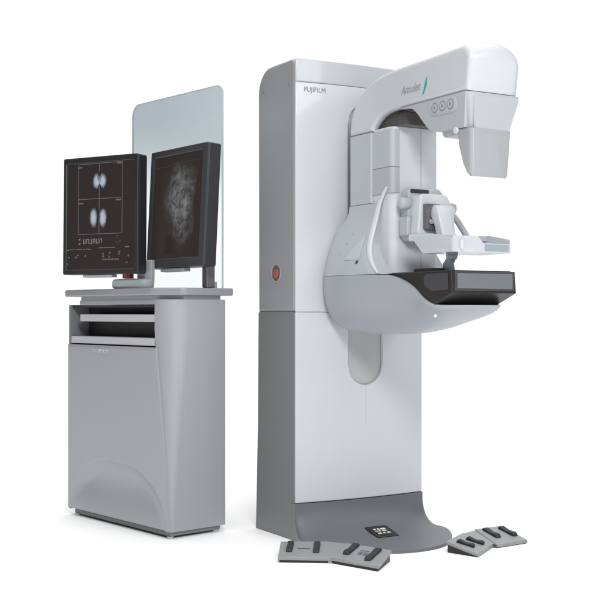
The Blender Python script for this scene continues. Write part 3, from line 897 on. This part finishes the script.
# monitors' contents
def sline(bmm, x0, x1, z0_, z1_, y=0.0008):
    add_box(bmm, (x0, x1), (y, 0.0014), (z0_, z1_))
w, h = 0.412, 0.513
def U(px): return (px - 38) / 294 * w - w / 2
def V(py): return h / 2 - (py - 114) / 450 * h
bmm = bmesh.new()
for px in (97, 180, 270):
    sline(bmm, U(px) - 0.0011, U(px) + 0.0011, V(410), V(140))
for py in (140, 275, 410):
    sline(bmm, U(97), U(270), V(py) - 0.0011, V(py) + 0.0011, 0.0007)
finish('grid_lines', bmm, M['lit_dim'], sA, wn_=False)
def blob(name, cx, cz, rx, rz, tilt, m_, y=0.0004):
    poly = []
    for k in range(28):
        a = 2 * math.pi * k / 28
        r_ = 1 + 0.10 * math.sin(3 * a + cx * 40) + 0.06 * math.sin(5 * a)
        x = rx * math.cos(a) * r_; z = rz * math.sin(a) * r_
        poly.append((cx + x * math.cos(tilt) - z * math.sin(tilt), cz + x * math.sin(tilt) + z * math.cos(tilt)))
    bmm = bmesh.new(); add_prism(bmm, poly, 'xz', y, 0.0013, 0)
    return finish(name, bmm, m_, sA, wn_=False)
def scan_mat():
    m = emit('scan_glow', (0.5, 0.55, 0.7), 1.0)
    nt = m.node_tree; p = nt.nodes['Principled BSDF']
    t = nt.nodes.new('ShaderNodeTexCoord')
    mp = nt.nodes.new('ShaderNodeMapping'); mp.inputs['Location'].default_value = (-1, 0, -1); mp.inputs['Scale'].default_value = (2, 0, 2)
    nt.links.new(t.outputs['Generated'], mp.inputs[0])
    l = nt.nodes.new('ShaderNodeVectorMath'); l.operation = 'LENGTH'; nt.links.new(mp.outputs[0], l.inputs[0])
    n = nt.nodes.new('ShaderNodeTexNoise'); n.inputs['Scale'].default_value = 90; nt.links.new(t.outputs['Object'], n.inputs['Vector'])
    a = nt.nodes.new('ShaderNodeMath'); a.operation = 'MULTIPLY_ADD'; a.inputs[1].default_value = 0.35
    nt.links.new(n.outputs[0], a.inputs[0]); nt.links.new(l.outputs['Value'], a.inputs[2])
    r_ = nt.nodes.new('ShaderNodeMapRange'); r_.interpolation_type = 'SMOOTHSTEP'
    r_.inputs[1].default_value = 1.12; r_.inputs[2].default_value = 0.45; r_.inputs[3].default_value = 0; r_.inputs[4].default_value = 1
    nt.links.new(a.outputs[0], r_.inputs[0])
    mx = nt.nodes.new('ShaderNodeMix'); mx.data_type = 'RGBA'
    mx.inputs[6].default_value = (0.020, 0.015, 0.016, 1); mx.inputs[7].default_value = (0.42, 0.47, 0.56, 1)
    nt.links.new(r_.outputs[0], mx.inputs[0]); nt.links.new(mx.outputs[2], p.inputs['Emission Color'])
    return m
M['scan'] = scan_mat()
for px, py, rx, rz, ti in ((169, 206, 17, 36, -0.38), (194, 206, 17, 36, 0.38), (160, 348, 17, 44, 0.05), (194, 348, 17, 44, -0.05)):
    blob('scan_image', U(px), V(py), rx / 294 * w, rz / 450 * h, ti, M['scan'], 0.0006)
def glyph(bmm, x, z, gw, gh, segs, t=0.0013):
    S7 = {'t': (x, x + gw, z + gh - t, z + gh), 'm': (x, x + gw, z + gh / 2 - t / 2, z + gh / 2 + t / 2), 'b': (x, x + gw, z, z + t),
          'l': (x, x + t, z, z + gh), 'r': (x + gw - t, x + gw, z, z + gh)}
    for i_, g__ in enumerate(segs):
        sline(bmm, *S7[g__], y=0.0008 - 0.0001 * (i_ % 2))
def mark(name, rects, m_):
    b_ = bmesh.new()
    for q, rc in enumerate(rects):
        sline(b_, *rc, 0.0008 - 0.00008 * q)
    return finish(name, b_, m_, sA, wn_=False)
for k, s_ in enumerate(('lrb', 'lrt', 'lrb', 'lrtm', 'lrb', 'lrt')):
    b_ = bmesh.new(); glyph(b_, U(118 + 13 * k), V(446), 0.0115, 0.020, s_, 0.0015)
    finish('digit', b_, M['lit'], sA, wn_=False)
for px, py in ((103, 430), (103, 446)):
    mark('indicator', [(U(px - 3), U(px + 3), V(py + 2), V(py - 2))], M['lit'])
random.seed(7)
for px, py, ww, hh in ((97, 150, 14, 4), (250, 143, 20, 4), (97, 288, 20, 5), (245, 281, 20, 5), (282, 460, 16, 5), (50, 468, 10, 4), (140, 466, 6, 5)):
    mark('caption', [(U(px), U(px + ww), V(py + hh), V(py))], M['lit_dim'])
def dashes(x, xe, ya, yb_, c, g_):
    while x < xe:
        ww = random.choice(c); mark('dash', [(U(x), U(x + ww), V(yb_), V(ya))], M['lit_dim']); x += ww + random.choice(g_)
dashes(62, 138, 466, 469, (5, 8, 12), (2, 3, 5))
dashes(180, 232, 462, 465, (6, 9, 12), (2, 3))
dashes(195, 256, 506, 511, (3, 5, 8), (2, 3))
for px, py in ((60, 497), (88, 497), (95, 490), (124, 494), (198, 488), (222, 486), (222, 498), (262, 480), (258, 490), (198, 498), (55, 520), (290, 518), (298, 495)):
    dx, dy = random.uniform(-3, 3), random.uniform(-3, 3)
    mark('indicator', [(U(px + dx - 4), U(px + dx + 4), V(py + dy + 1), V(py + dy - 1)), (U(px + dx - 1), U(px + dx + 1), V(py + dy + 5), V(py + dy - 4))], M['lit_dim'])
for px, py in ((250, 420), (262, 440), (250, 445)):
    mark('warning_mark', [(U(px - 4), U(px + 4), V(py + 2), V(py - 2))], M['lit_red'])
sg = bmesh.new()
add_box(sg, (-0.19, -0.06), (0.0012, 0.00145), (0.182, 0.184))
add_box(sg, (-0.055, 0.15), (0.0012, 0.00145), (0.190, 0.192))
finish('frame_line', sg, emit('dim_line', (0.05, 0.042, 0.04), 0.9), sB, wn_=False)

rd = thing('switch_box', 'small dark red block on the round stand foot under the left monitor', 'switch box', (-0.748, 4.985, 1.0775), yawA)
box('housing', (-0.019, 0.019), (-0.012, 0.016), (0.0, 0.026), M['red'], rd, rim=0.003)
box('rocker', (-0.010, 0.010), (-0.0145, -0.0125), (0.007, 0.019), mat('rocker_red', (0.30, 0.06, 0.05), 0.35), rd, rim=0.0008)

# ================================================================= FOOT PEDALS
def wedge(name, top, th, m_, parent, rim=0.0, bottom=None):
    """a solid from four top corners (counter-clockwise) down to the floor, slightly rounded top rim"""
    bmm = bmesh.new()
    T = [Vector(q) for q in top]
    c = sum(T, Vector()) / 4
    def ins(k, dz): return [tuple(q + (c - q).normalized() * k + Vector((0, 0, dz))) for q in T]
    B = [tuple(Vector((q.x, q.y, max(0.001, q.z - th)))) for q in T] if bottom is None else bottom
    add_rings(bmm, [B, ins(0, -0.003), ins(0.001, -0.001), ins(0.004, 0)])
    return finish(name, bmm, m_, parent, sharp=50)
def bar(parent, a, b, width, m_):
    """raised black tread from a to b"""
    a, b = Vector(a), Vector(b)
    d = (b - a); L = d.length; d.normalize()
    s_ = Vector((-d.y, d.x, 0)).normalized()
    up = d.cross(s_) if d.cross(s_).z > 0 else -d.cross(s_)
    bmm = bmesh.new()
    rings = []
    for t, hgt, wd in ((0, 0.001, 0.8), (0.03, 0.009, 0.9), (0.12, 0.014, 1), (0.5, 0.009, 0.95), (0.88, 0.013, 1), (0.97, 0.009, 0.9), (1, 0.001, 0.8)):
        p_ = a + d * L * t
        q = width / 2 * wd
        rings.append([tuple(p_ + s_ * sx * q + up * u_) for sx, u_ in ((-1, -0.002), (-1, hgt * 0.75), (-0.75, hgt), (0.75, hgt), (1, hgt * 0.75), (1, -0.002))])
    add_rings(bmm, rings)
    return finish('tread', bmm, m_, parent, sharp=45)
def lerp(a, b, t): return tuple(Vector(a) * (1 - t) + Vector(b) * t)
def bil(q, u, v):
    """u along the front edge 0..1, v front to back 0..1; q = front-left, front-right, back-right, back-left"""
    return Vector(lerp(lerp(q[0], q[1], u), lerp(q[3], q[2], u), v))
M['pedal'] = mat('pedal_grey', (0.28, 0.29, 0.295), 0.5, metal=0.15, noise=0.06, nscale=20, bump=0.15)
M['pedal_side'] = mat('pedal_black', (0.02, 0.02, 0.022), 0.5)

def pedal_pair(name, label, quads, bars, decals, skirt_dark):
    loc = Vector(quads[0][0]); loc.z = 0
    t = thing(name, label, 'foot pedal', loc, 0, 'double foot pedals on the floor')
    for q, bl, dc_ in zip(quads, bars, decals):
        Q = [Vector(p_) - loc for p_ in q]
        pl_ = wedge('pedal_plate', Q, 0.012, M['pedal'], t)
        B0 = [Vector((v.x, v.y, max(0.0, v.z - 0.012))) for v in Q]
        c = sum(B0, Vector()) / 4
        bt = [c + (v - c) * 0.95 for v in B0]
        bmm = bmesh.new()
        add_rings(bmm, [[(v.x, v.y, 0.0) for v in bt], [tuple(v) for v in bt]])
        finish('pedal_base', bmm, M['pedal_side'] if skirt_dark else M['cabplinth'], t)
        for (u0, v0, u1, v1, wd) in bl:
            bar(pl_, bil(Q, u0, v0), bil(Q, u1, v1), wd, M['rubber'])
        for (u0, u1, v0, v1, m_) in dc_:
            bmm = bmesh.new()
            up = Vector((0, 0, 0.0012))
            add_rings(bmm, [[tuple(bil(Q, a, b) + up * k) for a, b in ((u0, v0), (u1, v0), (u1, v1), (u0, v1))] for k in (0, 1)])
            finish('decal', bmm, m_, pl_, wn_=False)
    return t
L1 = [(-0.082, 4.275, 0.022), (0.107, 4.262, 0.022), (0.114, 4.475, 0.040), (-0.075, 4.472, 0.040)]
L2 = [(0.114, 4.262, 0.023), (0.282, 4.120, 0.023), (0.342, 4.300, 0.042), (0.183, 4.432, 0.042)]
decL = mat('decal_grey', (0.10, 0.11, 0.13), 0.5)
pL = pedal_pair('foot_pedal', 'pair of grey foot pedals on the floor in front of the machine base',
    [L1, L2], [[(0.20, 0.30, 0.22, 0.90, 0.024), (0.74, 0.25, 0.76, 0.88, 0.024)], [(0.22, 0.28, 0.24, 0.95, 0.026), (0.72, 0.15, 0.76, 0.90, 0.026)]],
    [[(0.36, 0.62, 0.50, 0.56, decL)], [(0.42, 0.50, 0.42, 0.60, decL), (0.53, 0.61, 0.42, 0.60, decL), (0.42, 0.61, 0.66, 0.70, decL)]], True)
# filler between the two plates
bmm = bmesh.new()
tri = [Vector((0.104, 4.265, 0.020)), Vector((0.118, 4.262, 0.0205)), Vector((0.184, 4.430, 0.0395)), Vector((0.110, 4.474, 0.0385))]
loc = Vector((L1[0][0], L1[0][1], 0))
add_rings(bmm, [[(v.x - loc.x, v.y - loc.y, 0.0) for v in tri], [tuple(v - loc) for v in tri]])
finish('hinge_cover', bmm, M['pedal'], pL)
R1 = [(0.567, 4.454, 0.045), (0.675, 4.362, 0.015), (0.772, 4.566, 0.015), (0.656, 4.626, 0.045)]
R2 = [(0.779, 4.535, 0.015), (0.916, 4.630, 0.015), (0.838, 4.780, 0.045), (0.715, 4.700, 0.045)]
pR = pedal_pair('foot_pedal', 'pair of grey foot pedals on the floor right of the machine base',
    [R1, R2], [[(0.22, 0.22, 0.74, 0.28, 0.026), (0.30, 0.62, 0.84, 0.66, 0.026)], [(0.30, 0.33, 0.26, 0.90, 0.026), (0.84, 0.28, 0.80, 0.86, 0.026)]],
    [[], []], True)
bmm = bmesh.new()
loc = Vector((R1[0][0], R1[0][1], 0))
tri = [Vector((0.7745, 4.552, 0.012)), Vector((0.7765, 4.540, 0.012)), Vector((0.714, 4.695, 0.041)), Vector((0.660, 4.628, 0.041))]
add_rings(bmm, [[(v.x - loc.x, v.y - loc.y, 0.0) for v in tri], [tuple(v - loc) for v in tri]])
finish('hinge_cover', bmm, M['pedal'], pR)
